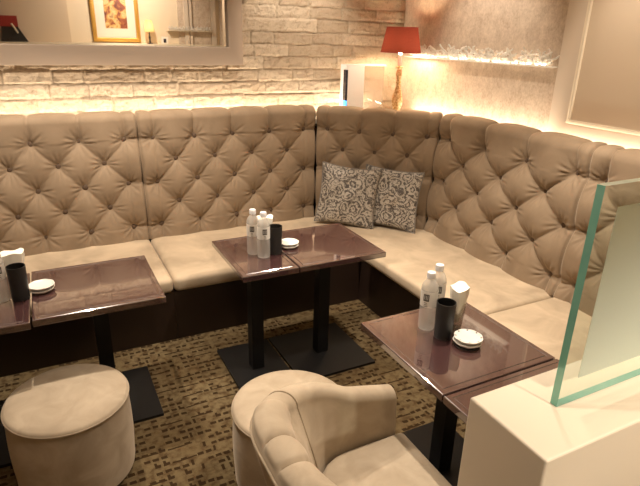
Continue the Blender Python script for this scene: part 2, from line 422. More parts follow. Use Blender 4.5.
# corner module
Cn = thing('corner_banquette', 'L-shaped tan velvet corner banquette with tufted backs carrying the two paisley cushions', 'sofa')
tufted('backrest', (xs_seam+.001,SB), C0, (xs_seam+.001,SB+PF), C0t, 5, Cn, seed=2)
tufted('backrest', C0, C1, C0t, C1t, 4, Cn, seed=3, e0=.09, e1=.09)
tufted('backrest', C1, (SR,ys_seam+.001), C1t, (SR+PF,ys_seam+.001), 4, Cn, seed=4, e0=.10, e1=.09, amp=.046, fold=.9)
cushion('seat', [(xs_seam+.002,fy),(fx,fy),(fx,ys_seam+.003),(SR+.02,ys_seam+.003),(SR+.02,3.30),(2.0,SB+.02),(xs_seam+.002,SB+.02)], Z0, ZS, .032, Cn)
bm = bmesh.new()
vs = [bm.verts.new((x,y,0)) for x, y in [(xs_seam+.001,fy+.02),(fx+.02,fy+.02),(fx+.02,ys_seam+.001),(SR+.1,ys_seam+.001),(SR+.1,3.33),(2.03,SB+.1),(xs_seam+.001,SB+.1)]]
f = bm.faces.new(vs); r = bmesh.ops.extrude_face_region(bm, geom=[f]); bmesh.ops.translate(bm, vec=(0,0,Z0), verts=[v for v in r['geom'] if isinstance(v, bmesh.types.BMVert)])
mesh_obj('plinth', bm, M['plinth'], Cn)
# right module
R = thing('banquette_section', 'tan velvet banquette with tufted back seen behind the glass screen', 'sofa')
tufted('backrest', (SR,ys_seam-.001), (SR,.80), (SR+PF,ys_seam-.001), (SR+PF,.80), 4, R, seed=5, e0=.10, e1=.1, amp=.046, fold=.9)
cushion('seat', [(fx,.80),(SR+.02,.80),(SR+.02,ys_seam-.003),(fx,ys_seam-.003)], Z0, ZS, .032, R)
box_obj('plinth', (fx+.02, SR+.1, .80, ys_seam-.001, 0, Z0), M['plinth'], R)
# ledge behind the backs (holds the light strip, lamp and air purifier)
bm = bmesh.new(); yb, xb = SB+.1+PF+.035, SR+.1+PF+.035
for poly in ([(LEFTX,yb),(1.95,yb),(2.16,yb-.02),(xb-.04,3.50),(xb,3.36),(xb,.80),(WALLX,.80),(WALLX,WALLY-.03),(LEFTX,WALLY-.03)],):
    vs = [bm.verts.new((x,y,1.20)) for x, y in poly]; f = bm.faces.new(vs)
    r = bmesh.ops.extrude_face_region(bm, geom=[f]); bmesh.ops.translate(bm, vec=(0,0,.04), verts=[v for v in r['geom'] if isinstance(v, bmesh.types.BMVert)])
struct(mesh_obj('trim_1', bm, M['cream_wall'])); LED = 1.24

# ------------------------------------------------------------------ tables
def table(x0, x1, y0, y1, label, bw=.52, bd=.53, colx=None, coly=None, group='lacquered pedestal tables', zt=.712):
    cx, cy = (x0+x1)/2, (y0+y1)/2
    t_ = thing('pedestal_table', label, 'table', (cx,cy,0), 0, group)
    hx, hy = (x1-x0)/2-.002, (y1-y0)/2-.002
    bm = bmesh.new()
    def ring(i, z): return [bm.verts.new(p) for p in [(-hx+i,-hy+i,z),(hx-i,-hy+i,z),(hx-i,hy-i,z),(-hx+i,hy-i,z)]]
    prof = [(.010,zt-.038),(.002,zt-.034),(0,zt-.030),(0,zt-.005),(.0015,zt-.0015),(.005,zt),(.020,zt),(.0225,zt-.0022),(.0265,zt-.0022),(.029,zt)]
    rs = [ring(*p) for p in prof]
    bm.faces.new(rs[0][::-1]); bm.faces.new(rs[-1])
    for a, b in zip(rs, rs[1:]):
        for i in range(4): bm.faces.new((a[i], a[(i+1)%4], b[(i+1)%4], b[i]))
    mesh_obj('tabletop', bm, M['lacquer'], t_, smooth=False)
    px, py = (0 if colx is None else colx-cx), (0 if coly is None else coly-cy)
    bm = bmesh.new(); box(bm, px-.036,px+.036,py-.036,py+.036,.015,zt-.045); bevel_all(bm, .008, 3); mesh_obj('column', bm, M['black_metal'], t_)
    bm = bmesh.new(); box(bm, px-.16 if hx>.2 else px-.11,px+.16 if hx>.2 else px+.11,py-.13,py+.13,zt-.046,zt-.0375); mesh_obj('mounting_plate', bm, M['black_metal'], t_)
    bm = bmesh.new(); box(bm, px-bw/2,px+bw/2,py-bd/2,py+bd/2,0,.016); bevel_all(bm, .004, 2); mesh_obj('base_plate', bm, M['black_metal'], t_)
    return t_
table(-.165, .414, 2.39, 2.965, 'brown lacquered table behind the lone round stool, white dishes at its left edge', bw=.46, bd=.48, colx=.125, coly=2.67)
table(-.745, -.168, 2.375, 2.95, 'brown lacquered table cut off by the left edge of the photo, black cup on it', bw=.46, colx=-.46, coly=2.64)
table(.820, 1.147, 2.447, 3.03, 'narrow brown lacquered table in the middle, two water bottles and black cup on it', bw=.335, colx=.955, coly=2.640)
table(1.150, 1.716, 2.447, 3.03, 'square brown lacquered table in front of the cushions, bare but for white dishes', bw=.50, colx=1.390, coly=2.640)
table(1.137, 1.716, 1.212, 1.785, 'brown lacquered table at right with bottles, black cup and napkins on it', bw=.46, colx=1.445, coly=1.50)
table(1.137, 1.716, .80, 1.209, 'brown lacquered table mostly hidden behind the cream half wall', bw=.46, bd=.36, colx=1.43, coly=1.0)

# ------------------------------------------------------------------ half wall and glass screen
HZ = 1.10
plane_box('wall_partition', (.821, WALLX-.001, .551, .783, 0, HZ), M['cream_paint'])
bpy.data.objects['wall_partition'].data  # low wall in front of the right tables
ob = bpy.data.objects['wall_partition']; bm = bmesh.new(); bm.from_mesh(ob.data); bevel_all(bm, .006, 3); bm.to_mesh(ob.data); bm.free()
g = thing('glass_screen', 'clear glass screen with green edge and frosted panel on top of the cream half wall', 'glass screen')
bm = bmesh.new(); vs, fs = box(bm, .981, 2.60, .665, .684, HZ+.001, 1.635)
fs[5].material_index = 1; fs[1].material_index = 2; fs[0].material_index = 1; fs[3].material_index = 1
mesh_obj('pane', bm, [M['pane'], M['glass_edge'], M['glass_edge_top']], g, smooth=False)
bm = bmesh.new(); box(bm, 1.034, 2.55, .6635, .6645, 1.167, 1.586); mesh_obj('frosted_film', bm, M['film'], g, smooth=False)

# ------------------------------------------------------------------ stools and tub chair
def stool(loc, label, r=.25, h=.425):
    t_ = thing('round_stool', label, 'stool', loc, random.random(), 'upholstered round stools')
    prof = [(0,.03),(r-.02,.03),(r-.008,.036),(r-.004,.06)]
    for k in range(8): prof.append((r-.004+.006*math.sin(PI*k/7), .08+(h-.115)*k/7))
    prof += [(r-.002,h-.022),(r-.006,h-.017)]
    bm = bmesh.new(); lathe(bm, prof, 72); mesh_obj('body', bm, M['velvet_chair'], t_, angle=50)
    top = [(r-.005,h-.020),(r+.001,h-.016),(r-.002,h-.008),(r-.012,h-.001),(r-.04,h+.004),(r*.6,h+.009),(r*.3,h+.011),(0,h+.0115)]
    bm = bmesh.new(); lathe(bm, top, 72); mesh_obj('seat_pad', bm, M['velvet_chair'], t_, angle=60)
    bm = bmesh.new(); tube(bm, [((r-.001)*math.cos(2*PI*i/72),(r-.001)*math.sin(2*PI*i/72),h-.018) for i in range(72)], .0045, 8, True); mesh_obj('piping', bm, M['velvet_chair'], t_)
    bm = bmesh.new(); lathe(bm, [(0,0),(r-.04,0),(r-.035,.005),(r-.035,.03),(0,.03)], 48); mesh_obj('foot_ring', bm, M['black_metal'], t_)
    return t_
stool((-.072, 2.200, 0), 'beige velvet round stool standing alone in front of the left tables')
stool((.783, 1.748, 0), 'beige velvet round stool half hidden behind the tub armchair')

def tub_chair(loc, rz, label):
    t_ = thing('tub_chair', label, 'armchair', loc, rz)
    # local frame: faces +x, inner half width .27, front of arms at x=.40, back inner foot at x=.04
    hw, cr, xf, xbk = .242, .175, .395, -.012
    path = []
    n1 = 16
    for i in range(n1): path.append((xf+(xbk+cr-xf)*i/n1, hw, 0, 1))
    for i in range(22):
        a = PI/2*i/22; path.append((xbk+cr-cr*math.sin(a), hw-cr+cr*math.cos(a), -math.sin(a), math.cos(a)))
    m_ = 16
    for i in range(m_+1): path.append((xbk, (hw-cr)*(1-2*i/m_), -1, 0))
    for p in path[:n1+22][::-1]: path.append((p[0], -p[1], p[2], -p[3]))
    P = np.array(path); seg = np.hypot(*np.diff(P[:,:2], axis=0).T); s = np.concatenate([[0], np.cumsum(seg)]); Ltot = s[-1]
    mid = np.abs(s-Ltot/2)
    s_arm = (xf-(xbk+cr))+.06                     # arm length incl. a little of the bend
    backness = np.clip((s_arm+.19-np.minimum(s, Ltot-s))/.30, 0, 1); backness = 1-backness; backness = backness**2*(3-2*backness)
    zt = .622+.085*backness + .072*np.clip(np.minimum(s, Ltot-s)/s_arm, 0, 1)
    lean = .012+.105*backness
    ia0 = int(np.argmin(np.abs(s-(s_arm+.09))))
    def section(i, inset=0.0, quilt=False):
        pts = []; z1 = zt[i]-inset*1.0; le = lean[i]; th = .086+.032*backness[i]; rr = th/2
        def q(o, z, nrm_o, nrm_z, inner):
            h = 0
            if quilt and inner:
                ph = (s[i]-Ltot/2)/.112 + (z-.6)*3.0*(1 if s[i] < Ltot/2 else -1)
                d = abs(ph-round(ph)); h = (.019*(1-math.exp(-d/.045)) + .007*abs(math.sin(PI*ph)) - .012)*min(1, max(0, (Ltot/2-s[ia0]-abs(s[i]-Ltot/2))/.05)) 
                h *= min(1, max(0, (z-.40)/.08))
            return (o-nrm_o*0+h*nrm_o, z+h*nrm_z)
        for k in range(18):
            f = k/17; z = .40-.32*(1 if False else 0)+(z1-rr-.40)*f; o = le*f**1.1
            pts.append(q(o, z, -.95, .2, True))
        for k in range(1, 20):
            a = PI*k/20; o = le+rr-rr*math.cos(a); z = z1-rr+rr*math.sin(a)
            pts.append(q(o, z, -math.cos(a), math.sin(a), True if k < 16 else False))
        for k in range(8):
            f = k/7; z = z1-rr+(.07-(z1-rr))*f; o = (le+th)*(1-f)+(.085)*f
            pts.append((o, z))
        pts.append((.01, .07)); pts.append((0, .25))
        c = np.mean(pts, axis=0)
        if inset:
            pts = [(c[0]+(p[0]-c[0])*(1-inset*9), p[1]-0*inset) for p in pts]
        return pts
    def span(name, i0, i1, quilt, cap0, cap1):
        verts = []; faces = []; rings = []
        idxs = list(range(i0, i1+1))
        for i in idxs:
            ins = 0
            pts = section(i, 0, quilt); x, y, nx, ny = P[i]
            rings.append([(x+nx*o, y+ny*o, z) for o, z in pts])
        def rounded(ring, i, sign):
            out = []; x, y, nx, ny = P[i]; tx, ty = (-ny*sign, nx*sign)
            c = np.mean(ring, axis=0)
            for k in range(1, 7):
                a = PI/2*k/6; sc = math.cos(a); adv = .040*math.sin(a)
                rr_ = []
                for p in ring:
                    d = np.array(p)-c; 
                    shrink = 1-(1-sc)*.55*1.0 if False else 1
                    off = d*np.array([1,1,1]); 
                    hz = max(0, (p[2]-(ring_top-.05)))
                    w = sc if True else 1
                    q = c+np.array([d[0]*(.35+.65*sc), d[1]*(.35+.65*sc), d[2]])
                    q[2] = p[2]-(1-sc)*.030*(1 if p[2] > ring_top-.06 else 0)
                    rr_.append((q[0]+tx*adv, q[1]+ty*adv, q[2]))
                out.append(rr_)
            return out
        ring_top = max(p[2] for p in rings[0])
        if cap0: rings = rounded(rings[0], idxs[0], 1)[::-1] + rings
        ring_top = max(p[2] for p in rings[-1])
        if cap1: rings = rings + rounded(rings[-1], idxs[-1], -1)
        n = len(rings[0])
        bm = bmesh.new(); R_ = [[bm.verts.new(p) for p in rg] for rg in rings]
        for a, b in zip(R_, R_[1:]):
            for k in range(n): bm.faces.new((a[k], a[(k+1)%n], b[(k+1)%n], b[k]))
        bm.faces.new(R_[0][::-1]); bm.faces.new(R_[-1])
        return mesh_obj(name, bm, M['velvet_chair'], t_, angle=70)
    ia = int(np.argmin(np.abs(s-(s_arm+.09)))); N = len(P)-1
    span('arm', 0, ia, False, True, False); span('backrest', ia, N-ia, True, False, False); span('arm', N-ia, N, False, False, True)
    # piping on the seams between the arms, the quilted back and the outer shell
    bm = bmesh.new()
    for i in (ia, N-ia):
        x, y, nx, ny = P[i]; tube(bm, [(x+nx*(o-.001), y+ny*(o-.001), z+.001) for o, z in section(i)[:38]], .004, 6)
    tube(bm, [(P[i][0]+P[i][2]*(lean[i]+.086+.032*backness[i]), P[i][1]+P[i][3]*(lean[i]+.086+.032*backness[i]), zt[i]-.044) for i in range(ia, N-ia+1)], .004, 6)
    mesh_obj('piping', bm, M['velvet_chair'], t_)
    # seat cushion follows the inner outline
    poly = [(xf+.030, -hw+.004),(xf+.030, hw-.004)] + [(P[i][0]-P[i][2]*.004+0, P[i][1]-P[i][3]*.004) for i in range(n1, N-n1+1, 4)]
    bm = bmesh.new(); vs = [bm.verts.new((x,y,.32)) for x, y in poly[::-1]]; f = bm.faces.new(vs)
    r = bmesh.ops.extrude_face_region(bm, geom=[f]); bmesh.ops.translate(bm, vec=(0,0,.125), verts=[v for v in r['geom'] if isinstance(v, bmesh.types.BMVert)])
    bm.normal_update(); bevel_all(bm, .022, 4, 50); mesh_obj('seat_cushion', bm, M['velvet_chair'], t_, angle=60)
    bm = bmesh.new(); box(bm, xbk+.03, xf+.01, -hw+.01, hw-.01, .10, .318); bevel_all(bm, .01, 2); mesh_obj('seat_base', bm, M['velvet_chair'], t_)
    for sx, sy in ((xf-.03,.24),(xf-.03,-.24),(.06,.20),(.06,-.20)):
        bm = bmesh.new(); lathe(bm, [(0,0),(.014,0),(.022,.075),(0,.075)], 16, (sx,sy,0)); mesh_obj('leg', bm, M['black_metal'], t_)
    return t_
tub_chair((.682, 1.140, 0), 0, 'beige velvet tub armchair with quilted back facing the right table')

# ------------------------------------------------------------------ cushions
def throw_pillow(label, loc, face, lean, roll, size=.43, th=.075, seed=0):
    n = 46; r_ = np.random.default_rng(seed); vs = []; uv = []
    k = np.linspace(-1, 1, n); U, V = np.meshgrid(k, k)
    sx = 1-.075*(1-V**2)*1.0*0 ; 
    X = U*size/2*(1-.07*(np.abs(V)**2)*0 - .085*(1-np.abs(V)**2)*np.abs(U)**3)
    Zz = V*size/2*(1 - .085*(1-np.abs(U)**2)*np.abs(V)**3)
    bulge = th*((1-U**2)*(1-V**2))**.42
    wr = sum(.0035*np.sin(r_.normal(0,6)*U+r_.normal(0,6)*V+r_.random()*6) for _ in range(6))*(1-U**2)*(1-V**2)
    front = np.stack([X, -bulge-wr, Zz], -1).reshape(-1,3); backv = np.stack([X, bulge*.8, Zz], -1).reshape(-1,3)
    idx = np.arange(n*n).reshape(n, n)
    F = list(np.stack([idx[:-1,:-1], idx[:-1,1:], idx[1:,1:], idx[1:,:-1]], -1).reshape(-1,4))
    F += [tuple(q+n*n for q in f[::-1]) for f in F]
    verts = np.concatenate([front, backv]); me = bpy.data.meshes.new('throw_pillow')
    me.from_pydata([tuple(map(float,v)) for v in verts], [], [tuple(map(int,f)) for f in F])
    uvl = me.uv_layers.new(name='UVMap'); UV = np.tile(np.stack([(U+1)/2+seed*3.3, (V+1)/2], -1).reshape(-1,2), (2,1))
    for lp in me.loops: uvl.data[lp.index].uv = UV[lp.vertex_index]
    me.materials.append(M['paisley']); me.polygons.foreach_set('use_smooth', [True]*len(me.polygons))
    bm = bmesh.new(); bm.from_mesh(me); bmesh.ops.remove_doubles(bm, verts=bm.verts[:], dist=1e-5); bm.to_mesh(me); bm.free()
    t_ = thing('throw_pillow', label, 'cushion', loc, 0, 'paisley cushions on the corner seat')
    t_.rotation_euler = (Matrix.Rotation(face, 3, 'Z') @ Matrix.Rotation(lean, 3, 'X') @ Matrix.Rotation(roll, 3, 'Y')).to_euler()
    c = bpy.data.objects.new('cover', me); link(c, t_); c.location = (0,0,size/2)
    bm = bmesh.new(); pts = []
    for e in range(4):
        for i in range(n-1):
            j, k2 = [(0,i),(i,n-1),(n-1,n-1-i),(n-1-i,0)][e]
            pts.append(front[idx[j,k2]]+np.array([0,0,size/2]))
    tube(bm, pts, .005, 6, True); mesh_obj('piping', bm, M['paisley'], t_)
    return t_
throw_pillow('silver and brown paisley cushion on the corner seat, the front one that overlaps its neighbour', (2.082, 3.612, .452), math.radians(-39), math.radians(-14), math.radians(4), size=.49, th=.065, seed=1)
throw_pillow('silver and brown paisley cushion on the corner seat, partly behind its neighbour', (2.378, 3.428, .452), math.radians(-52), math.radians(-10), math.radians(1.5), size=.485, th=.042, seed=2)

# ------------------------------------------------------------------ things on the tables
TZ = .7122
def bottle(loc, label, rz, dark_label=True):
    t_ = thing('water_bottle', label, 'bottle', loc, rz, 'clear water bottles on the tables')
    r = .036; fn = lambda a, z: 1-(.035*(.5+.5*math.cos(14*a)) if .012 < z < .105 else 0)
    prof = [(0,.004),(r*.75,0),(r*.95,.004),(r,.012),(r,.03),(r*.985,.05),(r,.07),(r,.10),(r*.98,.108),(r,.115),(r,.19),(r*.96,.203),(r*.8,.219),(r*.55,.232),(.0145,.238),(.0145,.250),(.0,.250)]
    bm = bmesh.new(); lathe(bm, prof, 56, fn=fn); mesh_obj('bottle_body', bm, M['bottle'], t_)
    bm = bmesh.new(); lathe(bm, [(r+.0006,.116),(r+.0006,.188)], 40); lab = mesh_obj('label_wrap', bm, M['bottle_label'], t_)
    bm = bmesh.new()
    def patch(a0, a1, z0, z1):
        q = 6; vv = [[bm.verts.new(((r+.0012)*math.cos(a0+(a1-a0)*i/q), (r+.0012)*math.sin(a0+(a1-a0)*i/q), z)) for i in range(q+1)] for z in (z0, z1)]
        for i in range(q): bm.faces.new((vv[0][i], vv[0][i+1], vv[1][i+1], vv[1][i]))
    A = math.radians(-90)
    for k in range(4): patch(A-.36+k*.19, A-.36+k*.19+.13, .145, .178)
    patch(A-.36, A+.34, .145, .152); patch(A-.36, A+.34, .171, .178)
    for k in range(3): patch(A-.22, A+.12+.05*k, .136-k*.008, .1385-k*.008)
    mesh_obj('label_print', bm, M['label_ink'], lab)
    bm = bmesh.new(); lathe(bm, [(.0165,.242),(.018,.243),(.0185,.262),(.017,.268),(.012,.270),(0,.270)], 30, fn=lambda a, z: 1+.02*math.cos(30*a)); mesh_obj('cap', bm, M['white_plastic'], t_)
    return t_
bottle((1.022,2.665,TZ), 'clear water bottle in front of the pair on the middle table, beside the black cup', -.15)
bottle((.985,2.735,TZ), 'clear water bottle at the back left of the pair on the middle table', -.5)
bottle((1.378,1.625,TZ), 'clear water bottle at the left of the pair on the right table', -1.0)
bottle((1.462,1.675,TZ), 'clear water bottle at the back of the pair on the right table, behind the napkins', -.5)
bottle((-.285,2.655,TZ), 'clear water bottle cut off by the left edge of the photo', .4)

def cup(loc, label, r=.041, h=.165):
    return tag(put(lathe_obj('black_cup', [(0,.002),(r*.90,0),(r*.93,.003),(r,h-.004),(r*.995,h),(r*.93,h),(r*.925,h-.006),(r*.86,.012),(0,.010)], M['black_cup'], n=40), loc), label, 'cup', 'black cups on the tables')
def put(o, loc, rz=0): o.location = loc; o.rotation_euler = (0,0,rz); return o
cup((1.105,2.695,TZ), 'matte black cup on the middle table beside the white dishes')
cup((1.398,1.535,TZ), 'matte black cup on the right table in front of the bottle')
cup((-.205,2.645,TZ), 'matte black cup on the left table beside the white dishes')

# white scalloped dishes, two stacked on each set
def dish(loc, label, rz, r=.052, h=.017, notches=False):
    fn = lambda a, z: 1+.045*abs(math.cos(4*a))-.02
    t_ = thing('scalloped_dish', label, 'dish', loc, rz, 'white scalloped dishes on the tables')
    bm = bmesh.new(); lathe(bm, [(0,.001),(r*.72,0),(r*.80,.002),(r*.97,h-.006),(r,h-.002),(r*.985,h),(r*.93,h),(r*.88,h-.003),(r*.70,h-.005),(0,h-.0045)], 64, fn=fn); mesh_obj('bowl', bm, M['white_ceramic'], t_)
    if notches:
        for k in range(8):
            a = 2*PI*k/8+PI/8; bm = bmesh.new()
            bmesh.ops.create_uvsphere(bm, u_segments=8, v_segments=5, radius=.0045, matrix=Matrix.Translation((r*.90*math.cos(a), r*.90*math.sin(a), h-.002)) @ Matrix.Diagonal((1,1,.5,1)))
            mesh_obj('rim_notch', bm, M['dark_plastic'], t_)
    return t_
for (x, y), where, base in (((1.215,2.752),'middle',0),((1.450,1.441),'right',1),((-.118,2.697),'left',0)):
    z = TZ
    if base:
        tag(put(lathe_obj('dish_coaster', [(0,.001),(.052,0),(.053,.003),(.053,.006),(0,.006)], M['dark_plastic'], n=40), (x,y,z)), 'dark round coaster under the white dishes on the right table', 'coaster'); z += .0062
    dish((x,y,z), 'lower white scalloped dish of the stack on the %s table' % where, .2, r=.059); 
    dish((x+.002,y-.001,z+.0172), 'upper white scalloped dish of the stack on the %s table' % where, .55, r=.0585, notches=bool(base))

def napkins(loc, label, rz, tall=.13):
    t_ = thing('napkin_holder', label, 'napkin holder', loc, rz, 'napkins in clear holders on the tables')
    bm = bmesh.new(); lathe(bm, [(0,.003),(.024,0),(.026,.004),(.036,tall),(.0345,tall),(.024,.008),(0,.008)], 40); mesh_obj('tumbler', bm, M['tumbler'], t_)
    rr = random.Random(int(abs(loc[0])*1000)); bm = bmesh.new(); n = 40; rows = 14
    rings = []
    for j in range(rows):
        f = j/(rows-1); z = .035+(tall+.068-.035)*f; ring = []
        for i in range(n):
            a = 2*PI*i/n; R0 = (.018+.036*f**.8)*(1.0)*(1 if f < .92 else .93)
            ring.append(bm.verts.new((R0*math.cos(a)*(1+.05*math.sin(7*a+3*f)), R0*.80*math.sin(a)*(1+.05*math.sin(5*a)), z+.006*f*math.sin(3*a+1))))
        rings.append(ring)
    for a, b in zip(rings, rings[1:]):
        for i in range(n): bm.faces.new((a[i], a[(i+1)%n], b[(i+1)%n], b[i]))
    bm.faces.new(rings[0][::-1]); tp = bm.verts.new((0,0,tall+.070))
    for i in range(n): bm.faces.new((rings[-1][i], rings[-1][(i+1)%n], tp))
    mesh_obj('napkins', bm, M['white_paper'], t_, angle=60)
    return t_
napkins((1.075,2.778,TZ), 'white napkins in a clear holder behind the black cup on the middle table', .2)
napkins((1.500,1.575,TZ), 'white napkins in a clear holder behind the dishes on the right table', .6)
napkins((-.215,2.745,TZ), 'white napkins in a clear holder behind the black cup on the left table', .4)

# ------------------------------------------------------------------ mirror on the stone wall
def picture_frame_bm(x0, x1, z0, z1, wl, wr, wb, wt, yb, yf, bev=.006):
    bm = bmesh.new()
    o = [(x0,z0),(x1,z0),(x1,z1),(x0,z1)]; i_ = [(x0+wl,z0+wb),(x1-wr,z0+wb),(x1-wr,z1-wt),(x0+wl,z1-wt)]
    VO = [[bm.verts.new((x,y,z)) for x, z in o] for y in (yb, yf)]; VI = [[bm.verts.new((x,y,z)) for x, z in i_] for y in (yb, yf)]
    for k in range(4):
        j = (k+1) % 4
        bm.faces.new((VO[1][k], VO[1][j], VI[1][j], VI[1][k])); bm.faces.new((VO[0][k], VI[0][k], VI[0][j], VO[0][j]))
        bm.faces.new((VO[0][k], VO[0][j], VO[1][j], VO[1][k])); bm.faces.new((VI[0][k], VI[1][k], VI[1][j], VI[0][j]))
    bm.normal_update(); bevel_all(bm, bev, 2, 60); return bm
mir = thing('wall_mirror', 'wide wall mirror in a flat taupe frame on the stone wall', 'mirror')
MX0, MX1, MZ0, MZ1 = -1.5, 1.480, 1.668, 2.62
mesh_obj('frame', picture_frame_bm(MX0, MX1, MZ0, MZ1, .10, .115, .132, .13, 4.298, 4.245), M['frame_paint'], mir, angle=30)
bm = bmesh.new(); gx0, gx1, gz0, gz1, b_ = MX0+.09, MX1-.105, MZ0+.122, MZ1-.12, .045
A_ = [bm.verts.new(p) for p in [(gx0,4.276,gz0),(gx1,4.276,gz0),(gx1,4.276,gz1),(gx0,4.276,gz1)]]
B_ = [bm.verts.new(p) for p in [(gx0+b_,4.270,gz0+.012),(gx1-b_,4.270,gz0+.012),(gx1-b_,4.270,gz1-b_),(gx0+b_,4.270,gz1-b_)]]
C_ = [bm.verts.new((v.co.x,4.284,v.co.z)) for v in A_]
bm.faces.new(B_); bm.faces.new(C_[::-1])
for k in range(4): bm.faces.new((A_[k],A_[(k+1)%4],B_[(k+1)%4],B_[k])); bm.faces.new((C_[k],C_[(k+1)%4],A_[(k+1)%4],A_[k]))
mesh_obj('mirror_glass', bm, M['mirror'], mir, smooth=False)

# framed plain panel on the right wall (yz plane: build in xz then turn)
pan = thing('framed_wall_panel', 'pale framed plain beige panel on the right wall above the banquette', 'wall panel', (WALLX-.002, 0, 0), PI/2)
# after a quarter turn local x runs along world y, local y along world -x
py0, py1 = .98, 2.525
bm = picture_frame_bm(py0, py1, 1.285, 2.7, .15, .15, .145, .13, .0, .045, .004); mesh_obj('frame', bm, M['white_frame'], pan, angle=30)
bm = picture_frame_bm(py0+.14, py1-.14, 1.42, 2.59,   .022, .022, .022, .022, .002, .050, .003); mesh_obj('inner_moulding', bm, M['cream_paint'], pan, angle=30)
bm = bmesh.new(); box(bm, py0+.12, py1-.12, .003, .034, 1.40, 2.6); mesh_obj('panel', bm, M['tan_panel'], pan, smooth=False)

# crystal ledge on the right wall
bm = bmesh.new(); box(bm, WALLX-.055, WALLX, 2.56, 4.20, 1.742, 1.752); bevel_all(bm, .002, 2)
sh = mesh_obj('glass_ledge', bm, M['crystal'])
sh.name = 'trim_6'; struct(sh)
def garland(name, p0, p1, nrm, label, n=105, seed=4, h=.13):
    r = random.Random(seed); bm = bmesh.new(); p0, p1, nrm = Vector(p0), Vector(p1), Vector(nrm)
    for k in range(n):
        b = p0.lerp(p1, (k+r.random())/n); pts = []; d = (p1-p0).normalized()
        a = r.uniform(-.9,.9); l = r.uniform(.5,1)*h; hh = r.random()
        for i in range(6):
            f = i/5; pts.append(b + nrm*(.018+.018*math.sin(hh*6+5*f)) + d*(math.sin(a)*l*f*.9+.012*math.sin(7*f+hh*9)) + Vector((0,0,.006+abs(math.cos(a))*l*f*.72+.008*math.sin(6*f+hh*5))))
        tube(bm, pts, [.0085,.008,.008,.0075,.007,.006], 6)
    return tag(mesh_obj(name, bm, M['crystal']), label, 'garland', kind='stuff')
garland('crystal_garland', (WALLX-.016,4.12,1.756), (WALLX-.016,2.60,1.756), (-1,0,0), 'sparkling twisted crystal garland along the ledge on the right wall')

# ------------------------------------------------------------------ lamp and air purifier on the back ledge
lx, ly = 2.765, 3.955
lp = thing('table_lamp', 'table lamp with dark red shade and carved cream and gold stem in the corner', 'lamp', (lx,ly,LED))
prof = [(0,0),(.060,0),(.062,.012),(.052,.022),(.034,.034),(.030,.050),(.032,.085),(.042,.115),(.046,.150),(.042,.185),(.032,.225),(.023,.262),(.0165,.285),(.021,.300),(.021,.312),(.0165,.322),(.019,.345),(.026,.372),(.023,.395),(.0165,.410),(.028,.425),(.030,.436),(.014,.440),(.0,.440)]
bm = bmesh.new(); lathe(bm, prof, 40, fn=lambda a, z: 1+(.07*math.cos(5*a+z*34) if .06 < z < .41 else 0)); mesh_obj('stem', bm, M['antique_cream'], lp)
bm = bmesh.new(); lathe(bm, [(0,.438),(.017,.438),(.017,.530),(0,.530)], 24); mesh_obj('candle_sleeve', bm, M['white_ceramic'], lp)
bm = bmesh.new(); lathe(bm, [(.170,.545),(.1685,.545),(.1285,.742),(.130,.742)], 64)
bm.faces.ensure_lookup_table()
sh = mesh_obj('lamp_shade', bm, M['shade_red'], lp)
bm = bmesh.new()
for rr, zz in ((.170,.546),(.130,.741)): tube(bm, [(rr*math.cos(2*PI*i/64), rr*math.sin(2*PI*i/64), zz) for i in range(64)], .003, 6, True)
mesh_obj('shade_trim', bm, M['red_leather'], sh)
bm = bmesh.new()
for k in range(3):
    a = 2*PI*k/3; tube(bm, [(.012*math.cos(a),.012*math.sin(a),.725),(.129*math.cos(a),.129*math.sin(a),.735)], .002, 6)
mesh_obj('shade_carrier', bm, M['gold'], sh)
t = NT('warm_bulb'); t.set(color=(1,.9,.7,1), emit=(1,.74,.45,1), emits=330); M['bulb'] = t.m
t = NT('dim_bulb'); t.set(color=(1,.9,.7,1), emit=(1,.74,.45,1), emits=60); M['dim_bulb'] = t.m
bm = bmesh.new(); lathe(bm, [(0,.531),(.012,.533),(.013,.55),(.026,.585),(.030,.61),(.026,.635),(.012,.652),(0,.655)], 24); mesh_obj('bulb', bm, M['bulb'], lp)

ap = thing('air_purifier', 'white upright air purifier with dark strip and blue light against the stone wall', 'air purifier', (2.335, 4.150, LED), math.radians(-7))
bm = bmesh.new(); box(bm, .0, .165, -.06, .07, 0, .440); bevel_all(bm, .022, 4); mesh_obj('body', bm, M['white_plastic'], ap, angle=50)
bm = bmesh.new(); box(bm, -.006, .012, -.066, -.012, .06, .40); bevel_all(bm, .006, 2); st_ = mesh_obj('dark_strip', bm, M['dark_gloss'], ap)
bm = bmesh.new(); box(bm, -.0085, .008, -.0685, -.018, .10, .150); bevel_all(bm, .002, 2); mesh_obj('indicator_light', bm, M['blue_led'], st_)
bm = bmesh.new(); box(bm, .160, .365, -.03, .065, 0, .430); bevel_all(bm, .010, 3); mesh_obj('clear_tank', bm, M['acrylic'], ap, angle=50)
bm = bmesh.new(); box(bm, .150, .375, -.04, .07, .4305, .442); bevel_all(bm, .004, 2); mesh_obj('top_lid', bm, M['white_plastic'], ap)

